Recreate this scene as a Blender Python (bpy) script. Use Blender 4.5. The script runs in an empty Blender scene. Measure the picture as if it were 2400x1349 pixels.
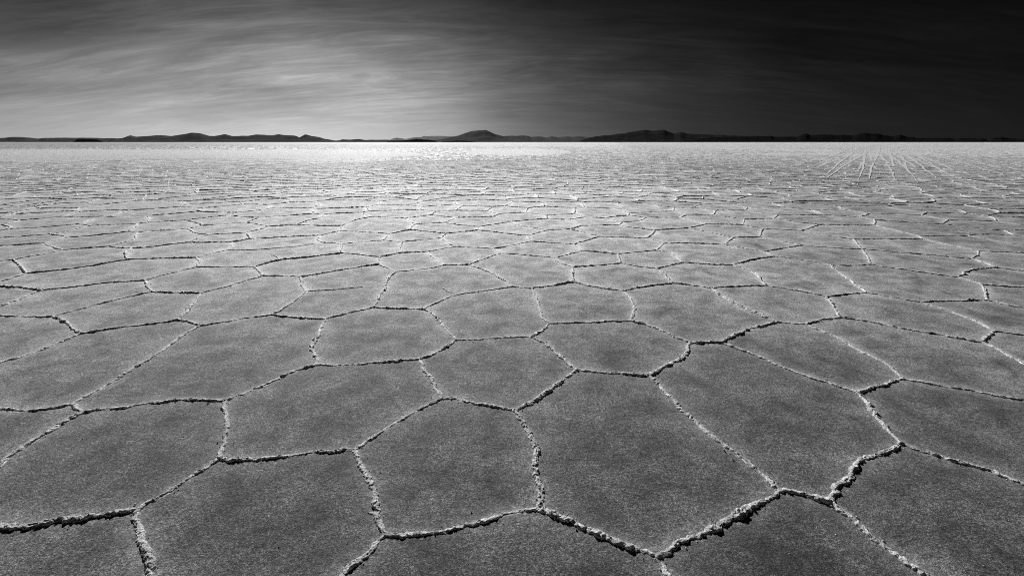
SUNEL = 24.0; SUN_E = 5.0; EXPO = 0.27
SALT_A = 0.155; SALT_R = 0.85; SALT_S = 0.36; SALT_SH = 0.95; SALT_SR = 0.31; BUMP_D = 0.028; RIM_A = 0.46
RIDGE_A = 0.72; RIDGE_W = 0.74; RIDGE_H = 0.36; FARGROW = 1.0
HILL_A = 0.018
SKY_K = 0.1005
SKY_A = [(0, .54), (400, .605), (700, .62), (900, .58), (1050, .52), (1200, .387), (1300, .325), (1400, .276), (1600, .197), (1800, .159), (2000, .147), (2400, .13)]
SKY_B = [(6.5 / 90, 1.06), (10.3 / 90, .87), (13.8 / 90, .62), (22 / 90, .5), (1.0, .4)]
FAR_BRIGHT = 3.8  # how much the salt colour brightens with distance, painted in place of light

# Salt flat of polygonal plates bordered by crusty ridges, seen in black and white.
import bpy, math, random
import numpy as np

PI = math.pi
scene = bpy.context.scene
COL = scene.collection
rng = np.random.RandomState(11)

# ----------------------------------------------------------------- camera
CAM_H = 1.5
FPX, CX, CY, HORIZ = 1160.0, 1200.0, 674.5, 333.0
PITCH = math.atan((CY - HORIZ) / FPX)

def ray(px, py):
    x = (px - CX) / FPX; y = (py - CY) / FPX
    return (x, math.cos(PITCH) - y * math.sin(PITCH), -math.sin(PITCH) - y * math.cos(PITCH))

def ground(p):
    d = ray(p[0], p[1]); t = CAM_H / -d[2]
    return (d[0] * t, d[1] * t)

def project(x, y, z=0.0):
    dz = z - CAM_H
    c, s = math.cos(PITCH), math.sin(PITCH)
    f = y * c - dz * s; u = y * s + dz * c
    return (CX + FPX * x / f, CY - FPX * u / f) if f > 0.05 else None

cam = bpy.data.cameras.new('camera')
cam.sensor_width = 36.0; cam.lens = 36.0 * FPX / 2400.0
cam.clip_start = 0.05; cam.clip_end = 80000.0
camo = bpy.data.objects.new('camera', cam); COL.objects.link(camo)
camo.location = (0, 0, CAM_H); camo.rotation_euler = (PI / 2 - PITCH, 0, 0)
scene.camera = camo
scene.render.resolution_x = 1024; scene.render.resolution_y = 575

# ----------------------------------------------------------------- noise
def _h(ix, iy, iz, seed):
    n = (ix * 374761393 + iy * 668265263 + iz * 2147483647 + seed * 1274126177) & 0xffffffff
    n = ((n ^ (n >> 13)) * 1274126177) & 0xffffffff
    n = ((n ^ (n >> 16)) * 2246822519) & 0xffffffff
    return ((n ^ (n >> 15)) & 0xffffff) / float(0xffffff)

def vnoise(x, y, z, seed=0):
    x = np.asarray(x, float); y = np.asarray(y, float); z = np.asarray(z, float) + 0 * x
    fx, fy, fz = np.floor(x), np.floor(y), np.floor(z)
    ix, iy, iz = fx.astype(np.int64), fy.astype(np.int64), fz.astype(np.int64)
    u, v, w = x - fx, y - fy, z - fz
    u, v, w = [t * t * (3 - 2 * t) for t in (u, v, w)]
    r = 0
    for a in (0, 1):
        for b in (0, 1):
            for c in (0, 1):
                r = r + _h(ix + a, iy + b, iz + c, seed) * (u if a else 1 - u) * (v if b else 1 - v) * (w if c else 1 - w)
    return r * 2 - 1

def fbm(x, y, z, oct=3, seed=0, gain=0.55):
    r = 0; a = 1.0; f = 1.0
    for k in range(oct):
        r = r + a * vnoise(np.asarray(x) * f, np.asarray(y) * f, np.asarray(z) * f, seed + k * 7)
        a *= gain; f *= 2.03
    return r

# ----------------------------------------------------------------- mesh / tags
def make_mesh(name, V, F, mat, smooth=True, attrs=None, loc=None):
    V = np.asarray(V, dtype=np.float32)
    if loc is not None: V = V - np.asarray(loc, dtype=np.float32)
    me = bpy.data.meshes.new(name)
    if isinstance(F, np.ndarray):
        n = F.shape[0]; k = F.shape[1]
        me.vertices.add(len(V)); me.vertices.foreach_set('co', V.ravel())
        me.loops.add(n * k); me.loops.foreach_set('vertex_index', F.astype(np.int32).ravel())
        me.polygons.add(n); me.polygons.foreach_set('loop_start', np.arange(0, n * k, k, dtype=np.int32))
        me.update(calc_edges=True)
    else:
        me.from_pydata([tuple(map(float, v)) for v in V], [], F)
    if smooth: me.polygons.foreach_set('use_smooth', [True] * len(me.polygons))
    for an, av in (attrs or {}).items():
        at = me.attributes.new(an, 'FLOAT', 'POINT'); at.data.foreach_set('value', np.asarray(av, dtype=np.float32))
    me.validate(); me.update()
    me.materials.append(mat)
    o = bpy.data.objects.new(name, me); COL.objects.link(o)
    if loc is not None: o.location = loc
    return o

def tag(o, label=None, cat=None, group=None, kind=None):
    if label: o['label'] = label
    if cat: o['category'] = cat
    if group: o['group'] = group
    if kind: o['kind'] = kind
    return o

# ----------------------------------------------------------------- materials
SUN_AZ = math.radians(-17.0)     # left of the viewing direction
SUN_EL = math.radians(SUNEL)

def mat_new(name):
    m = bpy.data.materials.new(name); m.use_nodes = True
    nt = m.node_tree; b = nt.nodes['Principled BSDF']
    return m, nt, b
def N(nt, t, **kw):
    n = nt.nodes.new(t)
    for k, v in kw.items(): setattr(n, k, v)
    return n
def L(nt, a, b): nt.links.new(a, b)
def noise(nt, vec, scale, detail=4, rough=0.55, dist=0.0):
    n = N(nt, 'ShaderNodeTexNoise'); n.inputs['Scale'].default_value = scale
    n.inputs['Detail'].default_value = detail; n.inputs['Roughness'].default_value = rough
    n.inputs['Distortion'].default_value = dist
    L(nt, vec, n.inputs['Vector']); return n.outputs['Fac']
def ramp(nt, fac, stops, interp='LINEAR'):
    r = N(nt, 'ShaderNodeValToRGB'); cr = r.color_ramp; cr.interpolation = interp
    while len(cr.elements) > 1: cr.elements.remove(cr.elements[-1])
    cr.elements[0].position = stops[0][0]; v = stops[0][1]; cr.elements[0].color = (v, v, v, 1)
    for p, v in stops[1:]:
        e = cr.elements.new(p); e.color = (v, v, v, 1)
    L(nt, fac, r.inputs['Fac']); return r.outputs['Color']
def mth(nt, op, a, b=None, c=None, clamp=False):
    n = N(nt, 'ShaderNodeMath', operation=op); n.use_clamp = clamp
    for i, v in enumerate((a, b, c)):
        if v is None: continue
        if isinstance(v, (int, float)): n.inputs[i].default_value = v
        else: L(nt, v, n.inputs[i])
    return n.outputs[0]
def mapr(nt, v, a, b, c, d):
    n = N(nt, 'ShaderNodeMapRange'); n.clamp = True
    L(nt, v, n.inputs['Value'])
    for k, x in zip(('From Min', 'From Max', 'To Min', 'To Max'), (a, b, c, d)): n.inputs[k].default_value = x
    return n.outputs['Result']

def salt_material(name, zones=False):
    """greyish damp salt crust, granular, with paler and darker stains"""
    m, nt, b = mat_new(name)
    pos = N(nt, 'ShaderNodeNewGeometry').outputs['Position']
    sep = N(nt, 'ShaderNodeSeparateXYZ'); L(nt, pos, sep.inputs[0])
    big = noise(nt, pos, 0.55, 3, 0.55)
    mid = noise(nt, pos, 4.5, 5, 0.6, 0.4)
    spot = noise(nt, pos, 2.3, 4, 0.6, 0.6)
    fine = noise(nt, pos, 55.0, 4, 0.7)
    grain = noise(nt, pos, 190.0, 2, 0.9)
    frac = noise(nt, pos, 75.0, 3, 0.8)
    frac2 = noise(nt, pos, 26.0, 4, 0.8)
    v = mth(nt, 'MULTIPLY', ramp(nt, mid, [(0.34, 0.55), (0.5, 1.0), (0.66, 1.6)]), SALT_A)
    v = mth(nt, 'MULTIPLY', v, mth(nt, 'MULTIPLY', mapr(nt, big, 0.3, 0.7, 0.84, 1.16), mapr(nt, N(nt, 'ShaderNodeObjectInfo').outputs['Random'], 0, 1, 0.93, 1.07)))
    stain = ramp(nt, spot, [(0.30, 0.5), (0.40, 0.86), (0.46, 1.0), (1.0, 1.0)])
    damp_and_dimming = mapr(nt, mth(nt, 'ADD', mth(nt, 'SUBTRACT', sep.outputs['X'], mth(nt, 'MULTIPLY', sep.outputs['Y'], 0.05)), mth(nt, 'MULTIPLY', big, 4.0)), 1.5, 6.0, 0.0, 1.0)  # real damp stains, strengthened rightward to paint in side dimming too
    v = mth(nt, 'MULTIPLY', v, mth(nt, 'POWER', stain, mth(nt, 'ADD', 0.6, damp_and_dimming)))
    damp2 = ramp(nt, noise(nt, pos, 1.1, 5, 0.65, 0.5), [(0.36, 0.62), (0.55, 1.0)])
    v = mth(nt, 'MULTIPLY', v, mth(nt, 'POWER', damp2, damp_and_dimming))
    v = mth(nt, 'MULTIPLY', v, mapr(nt, fine, 0.3, 0.7, 0.72, 1.28))
    v = mth(nt, 'MULTIPLY', v, mth(nt, 'MULTIPLY', mapr(nt, grain, 0.40, 0.60, 0.15, 1.85), mth(nt, 'MULTIPLY', mapr(nt, frac, 0.40, 0.60, 0.35, 1.75), mapr(nt, frac2, 0.38, 0.62, 0.6, 1.4))))
    # pale salt flecks
    fl = ramp(nt, noise(nt, pos, 9.0, 6, 0.75, 0.8), [(0.60, 0.0), (0.72, 1.0)])
    v = mth(nt, 'ADD', v, mth(nt, 'MULTIPLY', fl, 0.06))
    vs_ = v
    # whiter salt spilt beside the ridges
    at = N(nt, 'ShaderNodeAttribute'); at.attribute_name = 'rim'
    rimn = mth(nt, 'MULTIPLY', at.outputs['Fac'], mapr(nt, noise(nt, pos, 30.0, 4, 0.7), 0.35, 0.65, 0.25, 1.0))
    v = mth(nt, 'ADD', v, mth(nt, 'MULTIPLY', rimn, RIM_A))
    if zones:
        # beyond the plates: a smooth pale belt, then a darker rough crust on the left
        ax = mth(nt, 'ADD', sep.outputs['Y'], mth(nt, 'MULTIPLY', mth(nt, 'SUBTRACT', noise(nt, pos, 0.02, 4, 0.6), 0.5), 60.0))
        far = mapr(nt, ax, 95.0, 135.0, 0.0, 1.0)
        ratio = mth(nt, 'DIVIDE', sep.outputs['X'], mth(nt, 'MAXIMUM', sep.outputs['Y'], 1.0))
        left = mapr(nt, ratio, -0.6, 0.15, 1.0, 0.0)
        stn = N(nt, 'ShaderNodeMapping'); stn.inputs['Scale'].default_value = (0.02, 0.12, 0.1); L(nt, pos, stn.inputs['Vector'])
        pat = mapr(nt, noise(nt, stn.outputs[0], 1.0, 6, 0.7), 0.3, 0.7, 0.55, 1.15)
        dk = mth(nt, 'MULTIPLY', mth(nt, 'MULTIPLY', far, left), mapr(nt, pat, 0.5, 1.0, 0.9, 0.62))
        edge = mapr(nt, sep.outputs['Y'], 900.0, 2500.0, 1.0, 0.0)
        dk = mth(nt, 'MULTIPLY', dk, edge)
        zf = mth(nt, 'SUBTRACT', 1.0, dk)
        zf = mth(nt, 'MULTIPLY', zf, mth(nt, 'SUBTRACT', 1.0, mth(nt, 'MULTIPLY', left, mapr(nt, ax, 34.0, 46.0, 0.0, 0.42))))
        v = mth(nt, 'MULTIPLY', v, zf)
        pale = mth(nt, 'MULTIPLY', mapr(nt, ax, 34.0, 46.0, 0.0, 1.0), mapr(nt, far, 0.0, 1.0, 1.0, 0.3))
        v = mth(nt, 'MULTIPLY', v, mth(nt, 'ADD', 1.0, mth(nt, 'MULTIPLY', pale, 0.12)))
    v0 = mth(nt, 'MINIMUM', mth(nt, 'ADD', vs_, mth(nt, 'MULTIPLY', mth(nt, 'SUBTRACT', v, vs_), 0.6)), SALT_A * 2.6)
    # near-to-far brightening and side falloff painted into the crust colour
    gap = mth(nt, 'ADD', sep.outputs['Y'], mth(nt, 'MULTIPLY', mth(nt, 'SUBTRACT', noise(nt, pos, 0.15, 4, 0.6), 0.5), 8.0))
    far_bright = mapr(nt, gap, 3.0, 20.0, 1.0, FAR_BRIGHT)
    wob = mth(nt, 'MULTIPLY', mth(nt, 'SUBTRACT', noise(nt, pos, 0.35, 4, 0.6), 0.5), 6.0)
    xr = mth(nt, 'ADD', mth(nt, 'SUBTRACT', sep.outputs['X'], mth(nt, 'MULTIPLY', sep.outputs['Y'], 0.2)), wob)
    side = mth(nt, 'MULTIPLY', mapr(nt, xr, -0.5, 5.5, 1.0, 0.38),  # lens vignette painted into the salt, duller toward both sides
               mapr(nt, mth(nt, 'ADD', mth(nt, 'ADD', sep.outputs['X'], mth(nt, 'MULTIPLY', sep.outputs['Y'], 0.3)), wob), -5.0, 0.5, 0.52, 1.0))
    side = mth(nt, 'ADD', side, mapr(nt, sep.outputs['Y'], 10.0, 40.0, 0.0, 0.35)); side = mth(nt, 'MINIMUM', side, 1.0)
    v0 = mth(nt, 'MULTIPLY', v0, mth(nt, 'POWER', side, 0.8))  # same painted side falloff carried into the sheen tint
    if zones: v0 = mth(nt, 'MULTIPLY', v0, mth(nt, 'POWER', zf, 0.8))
    v = mth(nt, 'MULTIPLY', v, mth(nt, 'MULTIPLY', far_bright, side))
    v = mth(nt, 'MINIMUM', v, 0.85)
    cc = N(nt, 'ShaderNodeCombineColor')
    for i in range(3): L(nt, v, cc.inputs[i])
    L(nt, cc.outputs[0], b.inputs['Base Color'])
    rr = mapr(nt, fine, 0.3, 0.7, SALT_R - 0.05, SALT_R + 0.07)
    L(nt, rr, b.inputs['Roughness'])
    b.inputs['Specular IOR Level'].default_value = SALT_S
    h = mth(nt, 'ADD', mth(nt, 'MULTIPLY', noise(nt, pos, 150.0, 3, 0.9), 1.5),
            mth(nt, 'ADD', mth(nt, 'MULTIPLY', noise(nt, pos, 48.0, 3, 0.65), 1.0),
                mth(nt, 'MULTIPLY', noise(nt, pos, 14.0, 3, 0.6), 1.0)))
    bp = N(nt, 'ShaderNodeBump'); bp.inputs['Strength'].default_value = 1.0
    bp.inputs['Distance'].default_value = BUMP_D
    L(nt, h, bp.inputs['Height']); L(nt, bp.outputs[0], b.inputs['Normal'])
    add_sheen(nt, b, mth(nt, 'MULTIPLY', mth(nt, 'POWER', mth(nt, 'MULTIPLY', v0, 1.0 / SALT_A), 0.8), SALT_SH), SALT_SR)
    return m

def add_sheen(nt, b, k, r):
    # fine salt bloom that catches light at low angles
    sh = N(nt, 'ShaderNodeBsdfSheen'); sh.inputs['Color'].default_value = (k, k, k, 1) if isinstance(k, float) else (1, 1, 1, 1)
    if not isinstance(k, float):
        c3 = N(nt, 'ShaderNodeCombineColor')
        for i in range(3): L(nt, k, c3.inputs[i])
        L(nt, c3.outputs[0], sh.inputs['Color'])
    sh.inputs['Roughness'].default_value = r
    ad = N(nt, 'ShaderNodeAddShader'); out = [n for n in nt.nodes if n.type == 'OUTPUT_MATERIAL'][0]
    L(nt, b.outputs[0], ad.inputs[0]); L(nt, sh.outputs[0], ad.inputs[1]); L(nt, ad.outputs[0], out.inputs['Surface'])

def ridge_material():
    m, nt, b = mat_new('salt_ridge_crust')
    pos = N(nt, 'ShaderNodeNewGeometry').outputs['Position']
    v = mth(nt, 'MULTIPLY', mapr(nt, noise(nt, pos, 70.0, 5, 0.8), 0.36, 0.64, 0.6, 1.3), RIDGE_A)
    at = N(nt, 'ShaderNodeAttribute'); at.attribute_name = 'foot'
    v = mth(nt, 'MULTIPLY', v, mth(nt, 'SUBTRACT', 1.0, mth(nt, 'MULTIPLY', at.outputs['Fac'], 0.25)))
    v = mth(nt, 'MULTIPLY', v, mapr(nt, noise(nt, pos, 11.0, 6, 0.75), 0.36, 0.62, 0.42, 1.2))
    v = mth(nt, 'MINIMUM', v, 0.85)
    cc = N(nt, 'ShaderNodeCombineColor')
    for i in range(3): L(nt, v, cc.inputs[i])
    L(nt, cc.outputs[0], b.inputs['Base Color'])
    b.inputs['Roughness'].default_value = 0.6; add_sheen(nt, b, 0.2, 0.4)
    b.inputs['Specular IOR Level'].default_value = 0.1
    h = mth(nt, 'ADD', noise(nt, pos, 260.0, 3, 0.7), mth(nt, 'MULTIPLY', noise(nt, pos, 90.0, 3, 0.7), 1.5))
    bp = N(nt, 'ShaderNodeBump'); bp.inputs['Strength'].default_value = 1.0; bp.inputs['Distance'].default_value = 0.005
    L(nt, h, bp.inputs['Height']); L(nt, bp.outputs[0], b.inputs['Normal'])
    return m

def hill_material(name, a):
    m, nt, b = mat_new(name)
    pos = N(nt, 'ShaderNodeNewGeometry').outputs['Position']
    mp = N(nt, 'ShaderNodeMapping'); mp.inputs['Scale'].default_value = (0.006, 0.006, 0.03); L(nt, pos, mp.inputs['Vector'])
    v = mth(nt, 'MULTIPLY', mapr(nt, noise(nt, mp.outputs[0], 1.0, 6, 0.65), 0.3, 0.7, 0.6, 1.5), a)
    cc = N(nt, 'ShaderNodeCombineColor')
    for i in range(3): L(nt, v, cc.inputs[i])
    df = N(nt, 'ShaderNodeBsdfDiffuse'); L(nt, cc.outputs[0], df.inputs['Color']); nt.nodes.remove(b)
    out = [n for n in nt.nodes if n.type == 'OUTPUT_MATERIAL'][0]; L(nt, df.outputs[0], out.inputs['Surface'])
    return m

# ridge network: photo pixels (2400x1349) of points lying on the salt surface
U=[]
def zone(x0,y0,s,txt):
    for ln in txt.strip().splitlines():
        v=[float(a) for a in ln.replace(',',' ').split()]
        U.append([(x0+v[i]/s,y0+v[i+1]/s) for i in range(0,len(v),2)])
zone(0,0,1,'''
-110,950 0,957 50,966 110,958 168,948
168,948 250,907 300,873 370,830 430,785 470,763
168,948 180,958 197,966
197,966 155,985 90,1030 30,1065 0,1095 -100,1150
197,966 270,958 350,945 430,938 500,938 528,940
528,940 560,928 620,905 690,870 740,855
528,940 533,985 528,1030 515,1075
515,1075 480,1098 430,1130 390,1160 330,1190 320,1195
320,1195 290,1200 210,1215 150,1222 60,1233 0,1233 -120,1240
320,1195 325,1230 330,1285 348,1310 350,1349 370,1460
515,1075 550,1078 650,1072 740,1062 830,1055
830,1055 880,1022 940,985 1000,950 1035,934
830,1055 845,1090 870,1130 878,1180 888,1225 902,1255
902,1255 870,1290 830,1325 800,1349 720,1430
902,1255 960,1250 1040,1250 1060,1240 1130,1222 1200,1205 1270,1195
1270,1195 1265,1160 1262,1125 1252,1105 1258,1050 1245,1020 1225,990 1208,962
1208,962 1150,952 1105,945 1060,935 1035,934
1208,962 1240,945 1290,915 1320,890 1352,868
1270,1195 1320,1215 1370,1235 1420,1258 1470,1280 1530,1300 1545,1305
1545,1305 1590,1275 1650,1252 1700,1225 1740,1205 1790,1175 1828,1150
1545,1305 1555,1330 1565,1349 1620,1520
1828,1150 1800,1125 1760,1095 1730,1068 1690,1040 1650,1010 1610,970 1580,940 1545,900 1520,880
1828,1150 1870,1158 1920,1172 1945,1178
1945,1178 1953,1150 1958,1140 1985,1130 1995,1105 2015,1085 2050,1070 2085,1062 2112,1040
1945,1178 1990,1210 2030,1250 2060,1270 2100,1300 2150,1335 2180,1349 2300,1460
2112,1040 2080,1010 2060,985 2045,965 2035,945 2005,920
2112,1040 2160,1060 2220,1078 2270,1090 2330,1110 2400,1135 2620,1200
2005,920 1960,905 1900,885 1850,868 1800,845 1750,825 1690,803
2005,920 2040,910 2080,900 2115,888
2115,888 2170,898 2230,910 2300,920 2400,940 2620,965
2115,888 2080,855 2040,835 2000,815 1960,790 1920,775 1887,760
1690,803 1650,803 1618,803
1618,803 1610,830 1580,850 1540,870 1520,880
1520,880 1480,878 1430,875 1380,870 1352,868
1352,868 1320,840 1290,815 1270,800 1245,790
1618,803 1570,785 1530,765 1477,752
1690,803 1720,785 1770,768 1822,755
1822,755 1860,758 1887,760
1245,790 1200,790 1140,795 1085,798 1070,797
1070,797 1050,812 1015,830 985,842
985,842 990,870 1010,890 1025,915 1035,934
985,842 930,845 860,853 790,858 740,855
1245,790 1265,780 1290,758
1290,758 1340,757 1400,755 1477,752
1290,758 1270,745 1265,720 1255,695 1247,676
1070,797 1045,775 1035,760 1020,740 992,725
992,725 940,723 877,720
992,725 1030,705 1070,690 1130,683 1200,672
1200,672 1247,676
1200,672 1170,650 1150,638 1098,620
1247,676 1300,668 1342,661
1342,661 1342,626
1342,661 1400,675 1460,682
1460,682 1480,700 1490,730 1477,752
1460,682 1520,670 1577,664
1577,664 1560,645 1537,630
1577,664 1620,668 1668,676
1668,676 1700,700 1760,730 1822,755
1668,676 1730,671 1795,669
1795,669 1770,640 1750,632 1717,621
1795,669 1850,678 1900,688 1937,695
1937,695 1950,712 1962,735 1968,744
1968,744 1930,748 1887,760
1968,744 2050,755 2100,770 2200,785 2300,803
2300,803 2340,820 2400,855 2580,900
2300,803 2310,790 2330,776
2330,776 2400,786 2560,790
2330,776 2280,750 2200,722 2155,708
2155,708 2100,700 2030,686
2155,708 2230,705 2313,704
2313,704 2400,725 2600,760
2313,704 2308,690 2312,683 2300,667
2300,667 2400,675 2560,678
2300,667 2245,650
2030,686 1985,690 1937,695
2030,686 1990,655 1955,630 1948,622
1948,622 1900,612 1850,605 1813,601
1948,622 1990,623 2040,620
2040,620 2037,605 2020,584
2040,620 2100,630 2170,640 2245,650
2245,650 2270,632 2335,627
2335,627 2400,637 2600,650
2335,627 2290,610 2275,607
2275,607 2295,596 2292,588
2275,607 2200,600 2110,592 2020,584
2020,584 1950,582 1880,575
1813,601 1770,606 1717,621
1717,621 1660,620 1600,615
1600,615 1537,630
1600,615 1575,593 1538,587
1557,570 1650,571 1698,573
1448,596 1452,605 1453,617
1453,617 1400,623 1342,626
1453,617 1490,625 1537,630
1448,596 1400,590 1363,588
1363,588 1330,597 1297,605
1297,605 1315,618 1342,626
1297,605 1240,598 1172,594
1172,594 1140,605 1098,620
1172,594 1155,583
1098,620 1040,622
1040,622 1000,631 927,637
997,590 1015,603 1040,622
927,637 905,628 885,620
927,637 915,647 903,663 908,672 885,700 877,720
885,620 888,612 890,602
885,620 840,626 800,632
800,632 760,640 705,649
705,649 660,648 617,646
705,649 705,660 712,675 722,682
722,682 690,705 660,725 637,738
637,738 580,745 520,757 470,763
637,738 700,745 762,748
762,748 800,738 840,728 877,720
762,748 745,790 730,810 735,830 745,848 740,855
470,763 440,755 415,750
415,750 350,760 260,770 187,783
415,750 435,735 445,720 465,700 470,687
187,783 130,808 60,835 0,850 -160,900
187,783 175,768 150,755 125,742
125,742 60,742 0,740 -60,739 -130,738
125,742 200,722 270,703 355,684
355,684 400,686 470,687
470,687 520,675 570,660 617,646
617,646 605,630 597,625
597,625 655,608
655,608 720,603 800,593
597,625 540,626 463,626
463,626 468,612 460,604
460,604 500,593 531,586
460,604 380,605 300,608
63,641 150,632 200,626 300,608
63,641 30,652 0,661 -20,667
32,609 50,625 63,641
32,609 0,612 -130,618
463,626 400,640 340,657
340,657 250,663 180,672 100,680
340,657 343,670 355,684
100,680 60,675 0,670 -20,667
-20,667 -150,668
100,680 50,700 0,720 -60,739
890,602 840,597 802,593
890,602 943,592
997,590 1068,578
''')
zone(0,440,6,'''
0,235 130,250 260,270 310,268 490,262
490,262 540,280 575,292
490,262 620,250 840,218 1130,208
575,292 800,290 1110,288
1110,288 1145,278 1270,263 1400,243
1110,288 1080,312 1035,328
1035,328 940,330 720,345 470,358 215,371
1035,328 1150,338
1130,208 1200,208 1250,218 1300,235 1400,243
1130,208 1300,185 1440,160
1400,243 1600,220 1780,200 1925,183
1925,183 1880,150
1440,160 1650,157 1880,150
1880,150 1990,140 2200,115
1925,183 2150,178 2400,178
575,292 440,308 320,325 165,350
165,350 215,371
215,371 100,395 0,412 -240,426
165,350 0,358 -780,372
260,270 130,288 0,302 -600,324
0,235 -600,216
0,440 160,447 290,457
0,440 -240,426
290,457 150,490 0,518 -120,528
290,457 500,443 870,407
870,407 1000,370 1150,338
870,407 1100,413 1300,408 1485,406
1150,338 1300,328 1640,312
1640,312 1830,318
1830,318 1750,335 1600,372 1485,406
1830,318 2100,303 2280,285 2400,280
1485,406 1800,407 2070,397
1485,406 1300,455 1150,500 1100,512
1100,512 1290,533
1100,512 900,528 560,560 300,575 130,580
130,580 0,610 -780,672
130,580 145,550 0,537 -120,528
-120,528 -720,552
1290,533 1500,525 1880,512 1945,506
1290,533 1000,597 740,645 700,655
700,655 450,672 200,695 0,705 -720,732
700,655 870,677 970,697
970,697 1100,692 1500,655 1770,622
970,697 850,725 700,762 620,782
620,782 450,790 0,822 -900,852
620,782 680,815 790,850 890,878
890,878 1200,852 1510,828
1510,828 1750,852 1850,852
1510,828 1580,810 1750,765 1930,715
1930,715 1890,680 1935,628
1770,622 1850,628 1935,628
1770,622 1860,590 1945,506
1945,506 2100,487
2070,397 2100,430 2085,460 2100,487
2070,397 2400,370
2100,487 2250,477 2400,470
1935,628 2150,608 2400,597
1850,852 2100,835 2400,797
1850,852 1770,910 1775,945 1800,1008
890,878 640,930 500,955 192,1014
-240,426 -900,432
''')
zone(400,440,6,'''
0,178 160,190
160,190 200,225 260,230
0,280 140,265
140,265 260,230
140,265 350,283 485,284
485,284 370,332
0,370 250,350 370,332
370,332 500,343 760,350 955,346
485,284 650,272 1010,233
260,230 600,217 830,203
830,203 800,180 620,160
830,203 980,202
980,202 1010,233
1010,233 1390,240
1390,240 1430,275 1415,290
1390,240 1600,215 1670,205
980,202 1200,180 1370,160
1370,160 1690,160
1690,160 1640,195 1670,205
1670,205 2000,203
2000,203 2130,233
2130,233 1950,284
1415,290 1600,287 1950,284
1950,284 2040,300
2040,300 2400,283
2040,300 1990,365
1990,365 1700,388 1260,420
1990,365 2140,373
2140,373 2400,358
2140,373 2110,430 1930,455 1770,520
1415,290 1200,320 955,346
955,346 880,368 805,388
805,388 400,432 200,457
200,457 0,467
805,388 1000,412 1260,420
200,457 400,500 450,533
450,533 250,577
450,533 750,512 1050,490
1050,490 1260,420
1050,490 1180,503 1300,530 1380,545
1380,545 1770,520
1770,520 2000,535 2400,535
1380,545 1250,590 1050,632
1050,632 530,662
250,577 340,640 530,662
250,577 0,597
530,662 380,712 255,768
255,768 0,797
255,768 600,770 870,765
870,765 1120,718
1050,632 1110,690 1120,718
1120,718 1400,705 1750,683 2100,670
2100,670 2400,605
2100,670 2065,720 2070,745 2100,765
2100,765 2250,775 2400,790
870,765 860,810 785,876
785,876 470,955 360,984
160,190 400,180 620,160
''')
zone(800,440,6,'''
0,178 260,178 530,195
-270,175 0,178
-400,203 -270,175
530,195 530,238
530,195 640,182 780,165
530,238 340,275
340,275 0,283
530,238 900,243
900,243 1130,268
340,275 400,328
400,328 290,348
290,348 0,358
290,348 400,412
400,412 190,452 0,535
400,412 560,415 890,430
400,328 850,320 1110,310
1130,268 1110,310
1110,310 1330,337
1330,337 1250,385
1250,385 890,430
1250,385 1620,422
1330,337 1620,320
1620,320 2050,325
2050,325 2210,370
2210,370 2130,408
1620,422 2130,408
2130,408 2390,475
890,430 960,480 1050,510
1050,510 1450,490
1450,490 1620,422
1050,510 980,545 975,590
975,590 670,650
0,605 490,635 670,650
670,650 590,740
590,740 20,792
590,740 850,763
850,763 1400,705
1400,705 1470,645
975,590 1470,645
1470,645 1920,598
1920,598 1920,550
1450,490 1570,515 1920,550
1920,550 2390,475
1920,598 2400,652
1400,705 1500,780 1620,830
1620,830 1608,828
1608,828 1184,900
1184,900 860,912
850,763 830,830 860,912
1620,830 2130,862
2130,862 2400,815
2130,862 2232,924
2232,924 2580,960 2982,990
0,535 0,605
20,792 0,850 12,918
1130,268 1590,235
1590,235 1610,190
1590,235 1710,257
1710,257 1640,290 1620,320
1710,257 2130,268
2130,268 2050,325
2130,268 2290,258
2290,258 2400,215
1610,190 1160,187
1160,187 1020,165 780,165
1610,190 1700,178 2270,175
2270,175 2400,195 2405,203
2400,215 2405,203
1160,187 1060,225 900,243
2290,258 2400,270
2210,370 2400,357
2390,475 2400,517
''')
zone(1200,440,6,'''
5,203 440,208
440,208 450,265
450,265 230,285
0,270 230,285
230,285 190,350
190,350 0,357
440,208 600,195 980,208
980,208 1015,278
450,265 870,285
870,285 1015,278
1015,278 1420,293
980,208 1200,192 1490,213
1490,213 1510,270
1510,270 1420,293
1490,213 1750,205
1750,205 1990,240 2060,258
2060,258 2280,282
2280,282 2270,330
2270,330 1640,358
1420,293 1640,358
1640,358 1640,390
1640,390 1420,408 1310,427
1640,390 1890,420
1890,420 2370,420
2370,420 2450,380
2270,330 2450,380
2280,282 2400,283
190,350 480,388
480,388 500,435
500,435 0,475
480,388 870,368
870,285 890,310 870,368
870,368 1020,418
1020,418 1310,427
500,435 780,450
780,450 970,535
780,450 1020,418
970,535 1500,525
1500,525 1550,485
1310,427 1550,485
1550,485 1800,470 1890,420
970,535 815,583
815,583 510,597
510,597 0,517
510,597 210,672
210,672 0,652
815,583 1230,688
1230,688 866,798
210,672 260,756
260,756 866,798
260,756 0,815
866,798 978,888
1230,688 1880,710
1880,710 1985,650 2000,600
1500,525 1570,545 2000,600
2000,600 2400,570
1880,710 2146,778
2146,778 2028,882
2028,882 1650,912 1488,936
978,888 1460,943
2370,420 2400,433
''')
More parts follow.
